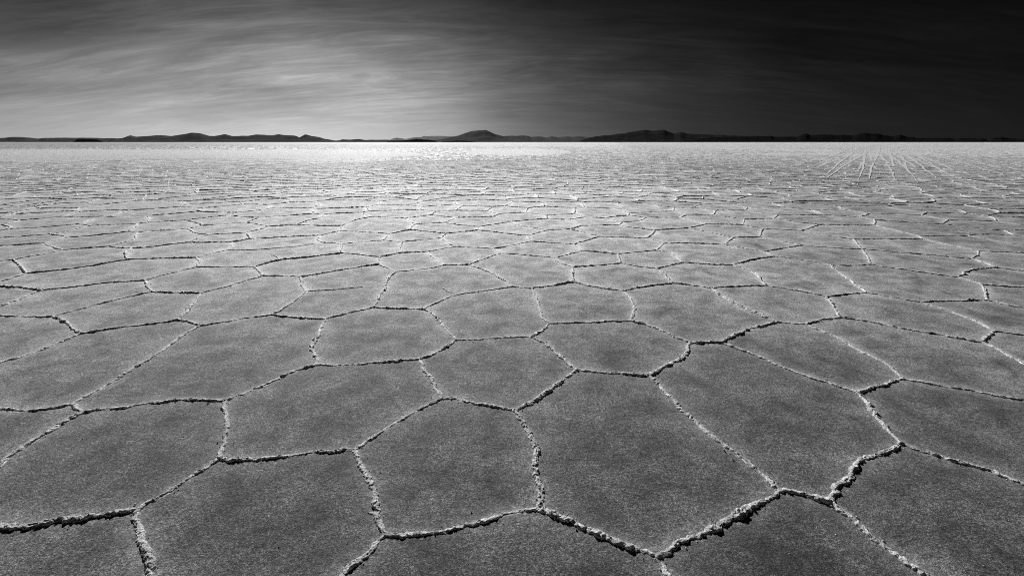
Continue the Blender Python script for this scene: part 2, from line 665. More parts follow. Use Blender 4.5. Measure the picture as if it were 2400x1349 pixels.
zone(1600,440,6,'''
50,380 430,383
430,383 470,320
0,283 150,280
150,280 470,320
470,320 880,320
880,320 910,280
690,237 910,280
150,280 280,222
280,222 690,237
690,237 860,200
910,280 1200,280 1420,272
1420,272 1840,318
1840,318 1960,378
860,200 1260,217
1260,217 1420,272
1260,217 1620,203
1620,203 2200,265
2200,265 2240,305
1840,318 2240,305
2240,305 2400,325
2200,265 2400,260
880,320 1340,380
1340,380 1280,435
1280,435 870,445
430,383 640,415 870,445
870,445 850,523
850,523 340,512
0,433 340,512
340,512 80,568
80,568 0,570
850,523 1130,575
1130,575 1080,690
1080,690 710,703
80,568 400,632 710,703
710,703 588,798
588,798 1122,900
1122,900 1680,812
1080,690 1680,812
1130,575 1660,607
1660,607 1930,520
1280,435 1600,485 1930,520
1930,520 2400,530
1340,380 1700,388 1960,378
1960,378 2400,410
1660,607 2100,685 2400,725
1122,900 1278,966
''')
zone(2000,440,6,'''
0,260 70,255 430,267
430,267 650,235
650,235 900,262 1200,285 1520,315
1520,315 1590,366
430,267 750,315 1030,350
1030,350 950,385
950,385 240,362
0,325 240,362
240,362 80,415
80,415 0,410
1030,350 1590,366
80,415 290,455
290,455 310,490 290,530
290,530 0,530
290,455 700,483 1240,515
1240,515 1330,455
950,385 1330,455
1330,455 1985,470
290,530 900,675
900,675 980,722
980,722 0,725
0,725 120,864
900,675 1600,677
1600,677 1720,650 2255,672
1240,515 1730,570 2130,605
2130,605 2255,672
2255,672 2400,690 3480,756
2130,605 2400,590 3000,558
1600,677 1900,735 2400,815 3360,905
980,722 1220,782 1752,888
1752,888 2400,925 3360,905
1985,470 2010,440 1880,400
1590,366 1880,400
1880,400 2400,420 3000,444
1985,470 2400,530 3000,558
''')
zone(0,0,1,'''
2500,514 2500,533 2580,566 2560,591 2600,650 2560,678 2600,760 2560,790 2580,900 2620,965 2620,1200 2560,1420 2300,1460 2000,1560 1620,1520 1300,1560 950,1500 720,1430 600,1500 370,1460 100,1520 -150,1400 -120,1240 -100,1150 -220,1000 -110,950 -160,900 -130,738 -150,668 -130,618 -150,582 -120,562 -130,552 -120,532 -150,511 -130,502 -100,494 -100,476
''')
# bend the outline of the traced part outward between its corners
_c=U.pop();_o=[_c[0]]
for _i,(_a,_b) in enumerate(zip(_c,_c[1:])):
    _mx,_my=(_a[0]+_b[0])/2,(_a[1]+_b[1])/2;_l=((_a[0]-_b[0])**2+(_a[1]-_b[1])**2)**.5
    if _l>40:
        _nx,_ny=_b[1]-_a[1],-(_b[0]-_a[0])
        if _nx*(_mx-1200)+_ny*(_my-900)<0: _nx,_ny=-_nx,-_ny
        _k=(0.30,0.12,0.22)[_i%3]
        _o.append((_mx+_nx*_k,_my+_ny*_k))
    _o.append(_b)
U.append(_o)
CR=[]
def crack(txt):
    for ln in txt.strip().splitlines():
        v=[float(a) for a in ln.replace(',',' ').split()]
        CR.append([(v[i],v[i+1]) for i in range(0,len(v),2)])
crack('''
722,682 790,678 850,672
1037,675 1050,683 1068,690
531,586 590,586 640,582 700,577 740,570
655,608 648,600 635,597
283,491 307,484
2273,547 2233,540 2183,535
880,1205 862,1201
''')

# ----------------------------------------------------------------- planar graph of the traced plates
def build_graph(U, tolx=7.0, toly=3.2):
    nodes = []
    def nid(p):
        s = 1.0 if p[1] < 600 else 1.6
        best = None; bd = 1e9
        for i, q in enumerate(nodes):
            dx = abs(q[0] - p[0]); dy = abs(q[1] - p[1])
            if dx < tolx * s and dy < toly * s:
                d = (dx / tolx) ** 2 + (dy / toly) ** 2
                if d < bd: bd = d; best = i
        if best is None:
            nodes.append(p); return len(nodes) - 1
        return best
    for pl in U: nid(pl[0]); nid(pl[-1])
    E = set()
    for pl in U:
        ids = [nid(p) for p in pl]
        for a, b in zip(ids, ids[1:]):
            if a != b: E.add((min(a, b), max(a, b)))
    while True:
        deg = {}
        for a, b in E: deg[a] = deg.get(a, 0) + 1; deg[b] = deg.get(b, 0) + 1
        bad = [e for e in E if deg[e[0]] == 1 or deg[e[1]] == 1]
        if not bad: break
        E -= set(bad)
    return nodes, sorted(E), deg

def poly_area(P):
    P = np.asarray(P); x, y = P[:, 0], P[:, 1]
    return 0.5 * float(np.sum(x * np.roll(y, -1) - np.roll(x, -1) * y))

nodes, E, deg = build_graph(U)
W = [ground(p) for p in nodes]
adj = {}
for a, b in E: adj.setdefault(a, []).append(b); adj.setdefault(b, []).append(a)
for a in adj: adj[a].sort(key=lambda b: math.atan2(W[b][1] - W[a][1], W[b][0] - W[a][0]))
faces = []; seen = set()
for a in sorted(adj):
    for b in adj[a]:
        if (a, b) in seen: continue
        f = []; u, v = a, b
        while (u, v) not in seen:
            seen.add((u, v)); f.append(u)
            Lr = adj[v]; w = Lr[(Lr.index(u) - 1) % len(Lr)]
            u, v = v, w
        faces.append(f)
areas = [poly_area([W[i] for i in f]) for f in faces]
OUT = np.array([W[i] for i in faces[int(np.argmin(areas))]])      # outline of the traced part
plates_T = [f for f, a in zip(faces, areas) if a > 0]

# chains of ridge between junctions
chains = []; used = set()
for n in sorted(adj):
    if deg[n] < 3: continue
    for m in adj[n]:
        if (n, m) in used: continue
        ch = [n, m]; used.add((n, m))
        while deg[ch[-1]] == 2:
            p, c = ch[-2], ch[-1]
            q = [x for x in adj[c] if x != p][0]
            used.add((c, q)); ch.append(q)
        used.add((ch[-1], ch[-2])); chains.append(ch)

def inside(P, poly):
    P = np.asarray(P, float); x, y = P[:, 0], P[:, 1]
    r = np.zeros(len(P), bool)
    Q = np.roll(poly, -1, axis=0)
    for (x1, y1), (x2, y2) in zip(poly, Q):
        c = (y1 <= y) != (y2 <= y)
        if y1 != y2: r ^= c & (x < x1 + (y - y1) * (x2 - x1) / (y2 - y1))
    return r
def dist_poly(P, poly):
    P = np.asarray(P, float); d = np.full(len(P), 1e9)
    Q = np.roll(poly, -1, axis=0)
    for a, b in zip(poly, Q):
        ab = b - a; t = np.clip(((P - a) @ ab) / max(ab @ ab, 1e-9), 0, 1)
        d = np.minimum(d, np.hypot(*(P - a - t[:, None] * ab).T))
    return d

# ----------------------------------------------------------------- the rest of the flat: irregular cells
YFAR = 62.0
SP = 1.02
seeds = []
ny = int((YFAR + 6) / (SP * 0.866))
for j in range(ny):
    y = -5 + j * SP * 0.866
    half = 1.12 * max(y, 0) + 6.0
    nx = int(2 * half / SP)
    for i in range(nx):
        seeds.append((-half + (i + 0.5 * (j % 2)) * SP, y))
seeds = np.array(seeds) + rng.uniform(-0.40, 0.40, (len(seeds), 2)) * SP
ins = np.zeros(len(seeds), bool)
near = (seeds[:, 1] < OUT[:, 1].max() + 1) 
ins[near] = inside(seeds[near], OUT)
dd = np.full(len(seeds), 9.0); dd[near] = dist_poly(seeds[near], OUT)
seeds = seeds[~ins & (dd > 0.36)]
G = {}
for i, (x, y) in enumerate(seeds): G.setdefault((int(math.floor(x / 1.3)), int(math.floor(y / 1.3))), []).append(i)

def cell(i):
    cx, cy = seeds[i]
    R = 2.6
    P = [(cx - R, cy - R), (cx + R, cy - R), (cx + R, cy + R), (cx - R, cy + R)]; K = [-1, -1, -1, -1]
    gx, gy = int(math.floor(cx / 1.3)), int(math.floor(cy / 1.3))
    nb = []
    for a in range(-3, 4):
        for b in range(-3, 4):
            for j in G.get((gx + a, gy + b), ()):
                if j != i:
                    dx = seeds[j][0] - cx; dy = seeds[j][1] - cy; nb.append((dx * dx + dy * dy, j, dx, dy))
    nb.sort()
    rmax = 2 * R * R
    for d2, j, dx, dy in nb:
        if d2 > 4 * rmax: break
        c = d2 * 0.5
        val = [(p[0] - cx) * dx + (p[1] - cy) * dy - c for p in P]
        if max(val) <= 0: continue
        NP = []; NK = []
        n = len(P)
        for k in range(n):
            k2 = (k + 1) % n; a, b = val[k], val[k2]
            if a <= 0:
                NP.append(P[k]); NK.append(K[k] if b <= 0 or True else 0)
                if b > 0:
                    t = a / (a - b)
                    NK[-1] = K[k]
                    NP.append((P[k][0] + (P[k2][0] - P[k][0]) * t, P[k][1] + (P[k2][1] - P[k][1]) * t)); NK.append(j)
            elif b <= 0:
                t = a / (a - b)
                NP.append((P[k][0] + (P[k2][0] - P[k][0]) * t, P[k][1] + (P[k2][1] - P[k][1]) * t)); NK.append(K[k])
        P, K = NP, NK
        if len(P) < 3: return [], []
        rmax = max((p[0] - cx) ** 2 + (p[1] - cy) ** 2 for p in P)
    return P, K

cells = []; vedges = {}
for i in range(len(seeds)):
    P, K = cell(i)
    if len(P) < 3: continue
    if min(K) < 0 and not (P[0][1] < OUT[:, 1].max() + 4 and dist_poly([seeds[i]], OUT)[0] < 2.0): continue
    cells.append((i, P))
    for k in range(len(P)):
        if K[k] < 0: continue
        key = (min(i, K[k]), max(i, K[k]))
        if key not in vedges: vedges[key] = (P[k], P[(k + 1) % len(P)])

# ----------------------------------------------------------------- ridges
def smooth_line(P):
    P = np.asarray(P, float)
    if len(P) < 3: return P
    for _ in range(2):
        Q = [P[0]]
        for a, b in zip(P, P[1:]): Q += [a * 0.75 + b * 0.25, a * 0.25 + b * 0.75]
        Q.append(P[-1]); P = np.array(Q)
    return P
def resample(P, ds):
    P = np.asarray(P, float)
    s = np.r_[0, np.cumsum(np.hypot(*np.diff(P, axis=0).T))]
    n = max(2, int(s[-1] / ds) + 1)
    t = np.linspace(0, s[-1], n)
    return np.c_[np.interp(t, s, P[:, 0]), np.interp(t, s, P[:, 1])]

THICK = [((1000, 1250), 1.15), ((1400, 1250), 1.35), ((1690, 1235), 1.2), ((930, 995), .55), ((640, 905), .85), ((330, 855), .6),
         ((240, 713), .55), ((415, 1140), .8), ((2000, 812), .55), ((2240, 735), .5), ((680, 712), .6), ((2260, 905), 1.25),
         ((1655, 803), 1.35), ((2050, 1070), 1.1), ((1130, 948), 1.05), ((1265, 1100), 1.15), ((875, 1150), 1.1), ((525, 1000), 1.05),
         ((160, 1220), 1.35), ((335, 1290), 1.2), ((2080, 1280), 1.0), ((1680, 1030), .95), ((1850, 865), .8), ((1430, 874), 1.15),
         ((680, 1065), .85), ((350, 945), 1.1), ((90, 955), 1.3), ((200, 1010), .9), ((2250, 1085), 1.05), ((90, 815), .75), ((850, 852), .95),
         ((740, 800), 1.1), ((935, 722), 1.1), ((750, 640), .45), ((1018, 606), .35), ((1000, 670), .9), ((1150, 608), .6), ((520, 665), .7)]
bands = [(0, 3.2, 15), (3.2, 7, 13), (7, 15, 9), (15, 32, 7), (32, 200, 5)]
ST = [[] for _ in bands]     # per band: (pts, w, h, seed)
junction = []
def add_line(P, fac, seed, trim=None):
    P = np.asarray(P, float)
    d = math.hypot(P[:, 0].mean(), P[:, 1].mean())
    dmin = max(1.4, np.hypot(P[:, 0], P[:, 1]).min())
    d = max(dmin, 1.0)
    ds = max(0.0042, 0.0021 * d) if d < 32 else 0.0045 * d
    if P[:, 1].mean() < 0.6: ds = 0.03
    Q = resample(P, ds)
    b = [k for k, (a, c, _) in enumerate(bands) if a <= d < c][0]
    ST[b].append((Q, fac, seed))

sd = 0
for ch in chains:
    P = smooth_line([W[i] for i in ch])
    mid = np.mean([nodes[i] for i in ch], axis=0)
    fac = float(np.clip(rng.lognormal(-0.03, 0.2), 0.65, 1.35))
    for (mx, my), f in THICK:
        if abs(mx - mid[0]) < 45 and abs(my - mid[1]) < 26: fac = 0.35 + 0.62 * f
    sd += 1; add_line(P, fac, sd)
for pl in CR:
    sd += 1; add_line(smooth_line([ground(p) for p in pl]), 0.28, sd)
for n in adj:
    if deg[n] >= 3: junction.append(W[n])
vj = set()
for key, (a, b) in vedges.items():
    a = np.array(a); b = np.array(b); m = (a + b) / 2
    if math.hypot(*(b - a)) < 0.03: continue
    # the left of the far flat is smooth, no ridges stand there
    lim = 46 + 10 * vnoise(m[0] * 0.12, 3.3, 0, 5) + 150 * min(1, max(0, (m[0] / max(m[1], 1) + 0.25) / 0.3))
    if m[1] > lim: continue
    n = max(3, int(math.hypot(*(b - a)) / (0.02 if m[1] < OUT[:, 1].max() + 2 else 0.12)))
    if m[1] < 30:
        t = np.linspace(0, 1, n)[:, None]; P = a + (b - a) * t
        wob = 0.10 * math.hypot(*(b - a)) * rng.uniform(-1, 1)
        nrm = np.array([-(b - a)[1], (b - a)[0]]) / math.hypot(*(b - a))
        P = P + nrm * (wob * np.sin(PI * t))
        if m[1] < OUT[:, 1].max() + 2:
            io = inside(P, OUT)
            if io.all(): continue
            P = P[~io]
            if len(P) < 2: continue
    else: P = np.array([a, b])
    sd += 1
    fade = float(np.clip((lim - m[1]) / (0.45 * lim), 0, 1)) ** 0.7
    if rng.rand() > fade * 1.3 + 0.1 or rng.rand() < (m[1] - 42) / 26.0: continue
    add_line(P, float(np.clip(rng.lognormal(-0.1, 0.3), 0.45, 1.5)) * (0.3 + 0.7 * fade), sd)
    if m[1] < 14:
        for q in (a, b):
            k = (round(q[0], 2), round(q[1], 2))
            if k not in vj and not inside([q], OUT)[0]: vj.add(k); junction.append(tuple(q))

RV = []; RF = []; RA = []; base = 0
def push(V, F, A):
    global base
    RV.append(V); RF.append(F + base); RA.append(A); base += len(V)
for (a, c, K), lst in zip(bands, ST):
    if not lst: continue
    pos = np.concatenate([q for q, _, _ in lst])
    eid = np.concatenate([np.full(len(q), k) for k, (q, _, _) in enumerate(lst)])
    fac = np.concatenate([np.full(len(q), f) for q, f, _ in lst])
    s01 = np.concatenate([np.linspace(0, 1, len(q)) for q, _, _ in lst])
    tan = np.concatenate([np.gradient(q, axis=0) for q, _, _ in lst])
    tan /= np.maximum(np.hypot(*tan.T), 1e-9)[:, None]
    nor = np.c_[-tan[:, 1], tan[:, 0]]
    dist = np.hypot(*pos.T)
    x, y = pos.T
    # sideways wander and changing bulk
    wander = 0.013 * vnoise(x * 7, y * 7, 1.5, 3) + 0.009 * vnoise(x * 23, y * 23, 2.5, 4) + 0.004 * vnoise(x * 60, y * 60, 2.5, 44)
    endf = np.clip(np.minimum(s01, 1 - s01) * 12, 0, 1)
    c0 = pos + nor * (wander * endf * np.minimum(1, fac + 0.2))[:, None]
    bulk = 1 + 0.42 * vnoise(x * 5, y * 5, 4.5, 5) + 0.6 * vnoise(x * 22, y * 22, 6.5, 6)
    bulk = np.clip(bulk, 0.5, 2.1)
    thin = np.where(fac < 0.4, np.clip(1.3 - s01, 0.2, 1), 1)
    w = 0.0175 * (0.45 + 0.55 * fac) * (0.3 + 0.7 * bulk) * thin * RIDGE_W
    h = 0.0215 * (0.25 + 0.75 * fac) * bulk * thin * RIDGE_H * (1 + 0.35 * np.clip((dist - 3) / 6, 0, 1))
    far_ = np.clip((dist - 7) / 12.0, 0, 1)
    dash = 1.15 + 1.7 * np.clip(vnoise(x * 2.6, y * 2.6, 8.5, 41) - 0.05, 0, 1) ** 1.3
    h = h * (1 - 0.8 * np.clip((dist - 18) / 32.0, 0, 1))
    h = h * (1 - far_ + far_ * dash * FARGROW); w = w * (1 - far_ + far_ * (0.5 + 0.5 * dash))
    u = np.linspace(-1, 1, K)
    uu = np.sign(u) * np.abs(u) ** 0.85
    n = len(pos)
    off = w[:, None] * uu[None, :] * 1.12
    prof = np.clip(1 - np.abs(uu) ** 2.0, 0, 1) ** 0.9
    z = h[:, None] * prof[None, :]
    px = c0[:, 0][:, None] + nor[:, 0][:, None] * off; py = c0[:, 1][:, None] + nor[:, 1][:, None] * off
    if c <= 33:
        # a broken seam along the crest, and rubbly lumps
        gv = np.clip(vnoise(x * 6, y * 6, 9.5, 8) + 0.25, 0, 1)[:, None]
        seam = np.exp(-((uu[None, :] - 0.25 * vnoise(x * 16, y * 16, 3.1, 9)[:, None]) / 0.16) ** 2)
        z = z * (1 - 0.85 * gv * seam)
        l1 = vnoise(px * 95, py * 95, z * 95, 12); l2 = vnoise(px * 230, py * 230, z * 230, 13)
        l3 = vnoise(px * 38, py * 38, z * 38, 14)
        amp = (h[:, None] * (0.25 + 0.75 * prof[None, :]))
        z = z + amp * (0.46 * l1 + 0.42 * l2 + 0.34 * l3)
        sx = w[:, None] * (0.42 * vnoise(px * 60, py * 60, z * 60 + 7, 15) + 0.36 * vnoise(px * 150, py * 150, z * 90 + 3, 16))
        px = px + nor[:, 0][:, None] * sx; py = py + nor[:, 1][:, None] * sx
        tx = w[:, None] * 0.25 * vnoise(px * 90, py * 90, 17.0, 18)
        px = px + tan[:, 0][:, None] * tx; py = py + tan[:, 1][:, None] * tx
    else:
        z = z * (1 + 0.4 * vnoise(px * 18, py * 18, 1.0, 21))
    z[:, 0] = -0.012; z[:, -1] = -0.012
    z[:, 1:-1] = np.maximum(z[:, 1:-1], 0.0006) + 0.004
    V = np.stack([px, py, z], axis=2).reshape(-1, 3)
    i = np.arange(n - 1)[eid[1:] == eid[:-1]]
    k = np.arange(K - 1)
    I, Kk = np.meshgrid(i, k, indexing='ij'); I = I.ravel(); Kk = Kk.ravel()
    F = np.c_[I * K + Kk, I * K + Kk + 1, (I + 1) * K + Kk + 1, (I + 1) * K + Kk][:, ::-1]
    foot = np.tile(np.abs(uu) ** 3, n)
    push(V, F, foot)

# the far field: short stretches of low ridge, too flat to the eye to trace as cells
NS = 46000
yy_ = 44 * (330 / 44.0) ** rng.rand(NS); rt = rng.uniform(-1.12, 1.12, NS); xx_ = rt * yy_
keep = np.where(rt > -0.2 + 0.15 * vnoise(yy_ * 0.05, rt * 3, 0, 71), rng.rand(NS) < np.clip(1.15 - yy_ / 330, 0.1, 1),
                (yy_ > 105 + 25 * vnoise(xx_ * 0.02, 0, 0, 72)) & (rt < 0.25))
keep &= vnoise(xx_ * 0.05, yy_ * 0.02, 0, 73) > -0.35
xx_, yy_, rt = xx_[keep], yy_[keep], rt[keep]; NS = len(xx_)
an = rng.uniform(0, PI, NS); ln_ = rng.uniform(0.3, 0.9, NS) * (1 + yy_ / 160.0)
hh = (0.006 + 0.026 * rng.rand(NS) ** 2) * np.clip(1.3 - yy_ / 400, 0.5, 1); ww = hh * 1.6
t_ = np.c_[np.cos(an), np.sin(an)]; n_ = np.c_[-t_[:, 1], t_[:, 0]]; cc_ = np.c_[xx_, yy_]
vv = []
for s_, hs in ((-0.5, 0.1), (0.0, 1.0), (0.5, 0.1)):
    ctr = cc_ + t_ * (ln_ * s_)[:, None] + n_ * (0.12 * ln_ * (rng.rand(NS) - 0.5))[:, None]
    for o_, zo in ((-1, -0.01), (0, None), (1, -0.01)):
        zz_ = np.full(NS, -0.01) if zo is not None else hh * hs
        vv.append(np.c_[ctr + n_ * (ww * o_)[:, None], zz_])
V = np.stack(vv, axis=1).reshape(-1, 3)
q = np.array([(0, 3, 4, 1), (1, 4, 5, 2), (3, 6, 7, 4), (4, 7, 8, 5)])
F = (np.arange(NS)[:, None, None] * 9 + q[None]).reshape(-1, 4)
push(V, F, np.zeros(len(V)))

# lumpy heaps where ridges meet
JK, JR = 14, 6
for (jx, jy) in junction:
    d = math.hypot(jx, jy)
    if d > 16: continue
    s = rng.uniform(0.7, 1.25)
    R0 = 0.026 * s * RIDGE_W; H0 = 0.029 * s * RIDGE_H
    th = np.linspace(0, 2 * PI, JK, endpoint=False); rr = np.linspace(0.0, 1, JR) ** 0.8
    T, Rr = np.meshgrid(th, rr)
    x = jx + T * 0 + R0 * Rr * np.cos(T) * (1 + 0.35 * vnoise(np.cos(T) * 2 + jx * 9, np.sin(T) * 2 + jy * 9, 0, 31))
    y = jy + R0 * Rr * np.sin(T) * (1 + 0.35 * vnoise(np.cos(T) * 2 + jx * 9, np.sin(T) * 2 + jy * 9, 0, 32))
    z = H0 * np.clip(1 - Rr ** 2.2, 0, 1) * (1 + 0.45 * vnoise(x * 70, y * 70, 0, 33) + 0.3 * vnoise(x * 150, y * 150, 0, 34))
    z[-1] = -0.01
    F = []
    for a in range(JR - 1):
        for b_ in range(JK):
            F.append((a * JK + b_, (a + 1) * JK + b_, (a + 1) * JK + (b_ + 1) % JK, a * JK + (b_ + 1) % JK))
    push(np.stack([x, y, z], axis=2).reshape(-1, 3), np.array(F), np.repeat(rr ** 3, JK))

# crumbs fallen beside the near ridges
ico = np.array([(0, 0, 1), (1, 0, 0), (0, 1, 0), (-1, 0, 0), (0, -1, 0), (0, 0, -1)], float)
icf = [(0, 1, 2, 2), (0, 2, 3, 3), (0, 3, 4, 4), (0, 4, 1, 1), (5, 2, 1, 1), (5, 3, 2, 2), (5, 4, 3, 3), (5, 1, 4, 4)]
CV = []; CF = []; cb = 0
for lst in ST[:3]:
    for q, fac, _ in lst:
        if len(q) < 6 or q[:, 1].mean() < 0.8: continue
        ln = np.hypot(*np.diff(q, axis=0).T).sum()
        for _ in range(int(ln * (34 if lst is ST[0] else 22 if lst is ST[1] else 8) * fac)):
            p = q[rng.randint(len(q))]
            o_ = rng.normal(0, 0.024, 2)
            r = rng.uniform(0.0012, 0.0042) * (1 if rng.rand() < 0.93 else 1.9)
            v = ico * (r * rng.uniform(0.6, 1.3, (6, 1))) * np.array([1, 1, 0.75])
            a = rng.uniform(0, 6.28); v[:, :2] = v[:, :2] @ np.array([[math.cos(a), -math.sin(a)], [math.sin(a), math.cos(a)]])
            v += np.array([p[0] + o_[0], p[1] + o_[1], 0.004 + r * 0.35])
            CV.append(v); CF += [(f[0] + cb, f[1] + cb, f[2] + cb) for f in icf]; cb += 6

for _ in range(1500):                                   # a few loose grains out on the plates
    y_ = rng.uniform(0.9, 5.5); x_ = rng.uniform(-1.2, 1.2) * (y_ + 0.6)
    r = rng.uniform(0.0012, 0.0035)
    v = ico * (r * rng.uniform(0.6, 1.3, (6, 1))) + np.array([x_, y_, r * 0.3])
    CV.append(v); CF += [(f[0] + cb, f[1] + cb, f[2] + cb) for f in icf]; cb += 6
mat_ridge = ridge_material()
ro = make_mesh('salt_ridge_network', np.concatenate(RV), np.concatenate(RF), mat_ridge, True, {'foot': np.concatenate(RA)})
tag(ro, 'crumbly pale raised salt ridges joined in a net around all the plates', 'salt ridges')
co = make_mesh('salt_crumbs', np.concatenate(CV), np.array(CF), mat_ridge, False)
tag(co, 'tiny pale salt crumbs scattered along the ridges and over the plates', 'crumbs', kind='stuff')

# ----------------------------------------------------------------- plates
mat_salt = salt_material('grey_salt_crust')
INS = [0.0, 0.012, 0.026, 0.045, 0.075, 0.12, 0.19, 0.3]
def plate_mesh(P, ztop, apron, step):
    P = np.asarray(P, float)
    if poly_area(P) < 0: P = P[::-1]
    Q = resample(np.vstack([P, P[:1]]), step)[:-1]
    c = Q.mean(axis=0)
    r = np.hypot(*(Q - c).T)
    rings = [Q]; zz = [np.full(len(Q), 0.0)]; rim = [np.ones(len(Q))]
    V = [np.c_[Q, np.full(len(Q), ztop - 0.016)]]; A = [np.ones(len(Q))]
    for d in INS:
        s = np.clip(1 - d / np.maximum(r, 0.05), 0.15, 1)[:, None]
        R = c + (Q - c) * s
        # ragged reach of the spilt salt
        k = 0.5 + 0.9 * np.clip(vnoise(R[:, 0] * 11, R[:, 1] * 11, 0, 51) * 0.5 + 0.5, 0, 1)
        e = 0.72 * np.exp(-d / (0.042 * k)) + 0.28 * np.exp(-d / (0.13 * k))
        z = ztop + (apron * (0.0032 * np.exp(-d / (0.030 * k)) + 0.0022 * np.exp(-d / 0.09)))
        V.append(np.c_[R, z + 0 * k]); A.append(e * apron)
    V.append(np.array([[c[0], c[1], ztop]])); A.append(np.zeros(1))
    n = len(Q); F = []
    for a in range(len(INS)):
        o_ = a * n
        for i in range(n):
            j = (i + 1) % n; F.append((o_ + i, o_ + j, o_ + n + j, o_ + n + i))
    o_ = len(INS) * n; ci = (len(INS) + 1) * n
    for i in range(n): F.append((o_ + i, o_ + (i + 1) % n, ci))
    return np.concatenate(V), F, np.concatenate(A), c

def screen_info(P):
    S = [project(x, y) for x, y in resample(np.vstack([P, P[:1]]), 0.05)[:-1]]
    S = [s for s in S if s]
    ins_ = [s for s in S if 0 <= s[0] <= 2400 and 0 <= s[1] <= 1349]
    if not ins_: return None
    full = len(ins_) == len(S) and len(S) > 0
    X = [min(max(s[0], 0), 2400) for s in S]; Y = [min(max(s[1], 0), 1349) for s in S]
    ar = abs(poly_area(np.c_[X, Y]))
    return (min(X) + max(X)) / 2, (min(Y) + max(Y)) / 2, ar, full, min(X), max(X), min(Y), max(Y)

NUM = {3: 'three', 4: 'four', 5: 'five', 6: 'six', 7: 'seven', 8: 'eight', 9: 'nine', 10: 'ten', 11: 'eleven', 12: 'twelve'}
HAND = [  # a point inside the plate in the photograph, and its label
    ((1060, 1080), 'five-sided salt plate in the lower middle, ringed by rough pale ridges'),
    ((1500, 1100), 'largest salt plate, its lowest corner at a ridge fork near the bottom edge'),
    ((1150, 1310), 'salt plate under an arching thick ridge, cut by the bottom edge at centre'),
    ((600, 1210), 'large salt plate at lower left, thick bent ridge on its right, cut by bottom edge'),
    ((150, 1300), 'dark corner salt plate at the very bottom left of the photo'),
    ((250, 1080), 'dark salt plate on the left, between two long ridges running off the left edge'),
    ((700, 980), 'salt plate left of centre with a straight upright ridge as its left side'),
    ((60, 1000), 'small dark wedge of salt plate at the left edge below a thick ridge'),
    ((480, 860), 'long slanting salt plate at left, narrow at its lower left tip'),
    ((1165, 870), 'salt plate exactly above the lower middle five-sided one, ridge fork at top left'),
    ((1750, 960), 'long salt plate slanting down right, ending in a hooked bulging ridge'),
    ((1750, 1280), 'salt plate at the bottom edge right of centre, roofed by two ridges'),
    ((2200, 1200), 'big dark salt plate filling the lower right corner'),
    ((2250, 1010), 'dark salt plate at the right edge, bounded by a zigzag ridge on its left'),
    ((1430, 810), 'lens-shaped salt plate right of centre with a notched ridge at its right end'),
    ((900, 790), 'rounded salt plate left of centre, wavy pale ridge on its left side'),
    ((1850, 830), 'narrow slanting salt plate right of centre, thick corner knob at its lower right'),
    ((100, 900), 'broad salt plate against the left edge with scattered glints'),
    ((1130, 730), 'salt plate in the middle with a short faint crack meeting its upper edge'),
    ((780, 690), 'salt plate left of centre marked by a thin crack along its middle'),
]
def pip(px, py, poly):
    return bool(inside([(px, py)], np.array(poly))[0])
infos = []
for f in plates_T:
    P = np.array([W[i] for i in f]); si = screen_info(P)
    infos.append((si[2] if si else 0.0, 'T', f, P, si))
for i, P in cells:
    P = np.array(P)
    if P[:, 1].mean() > 40: continue
    if P[:, 1].max() < OUT[:, 1].max() + 1.5:
        if inside(P, OUT).all(): continue
    si = screen_info(P)
    infos.append((si[2] if si else 0.0, 'V', i, P, si))
infos.sort(key=lambda t: -t[0])
single = infos[:300]; single_ids = set(t[2] for t in single if t[1] == 'V')
seen_lab = {}
for ar, kd, key, P, si in infos:
    tr = kd == 'T'
    if not tr and key not in single_ids: continue
    inT = False
    if not tr:
        e = resample(np.vstack([P, P[:1]]), 0.1)
        inT = bool(inside(e, OUT).any()) or dist_poly(e, OUT).min() < 0.02
    V, F, A, c = plate_mesh(P, 0.0 if tr else -0.0012, 1.0 if (tr or not inT) else 0.0, 0.03 if P[:, 1].mean() < 8 else 0.09)
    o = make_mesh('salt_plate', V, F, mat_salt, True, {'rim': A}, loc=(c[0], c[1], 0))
    lab = None
    if tr and si:
        poly = [nodes[i] for i in key]
        for (hx, hy), t in HAND:
            if pip(hx, hy, poly): lab = t
        nc = sum(1 for i in key if deg[i] >= 3)
    else: nc = len(P)
    if not si:
        o['label'] = 'grey salt plate just outside the edge of the photo'; o['group'] = 'salt plates outside the photo'
        o['category'] = 'salt plate'; continue
    if lab is None:
        w_, h_ = si[5] - si[4], si[7] - si[6]
        siz = 'sliver of' if h_ < 9 else 'thin' if h_ < 20 else 'flat' if h_ < 45 else 'broad'
        side = 'cut by the left edge' if si[4] < 1 else 'cut by the right edge' if si[5] > 2399 else 'cut by the bottom edge' if si[7] > 1348 else NUM.get(nc, 'many') + '-cornered'
        lab = '%s salt plate, %s, centred %.0f%% across and %.0f%% down the photo' % (siz, side, si[0] / 24.0, si[1] / 13.49)
        if lab in seen_lab:
            lab = '%s salt plate, %s, centred %.1f%% across and %.1f%% down the photo' % (siz, side, si[0] / 24.0, si[1] / 13.49)
        lab = lab.replace('sliver of salt', 'sliver-like salt')
    seen_lab[lab] = 1
    tag(o, lab, 'salt plate', 'polygonal salt plates of the flat')

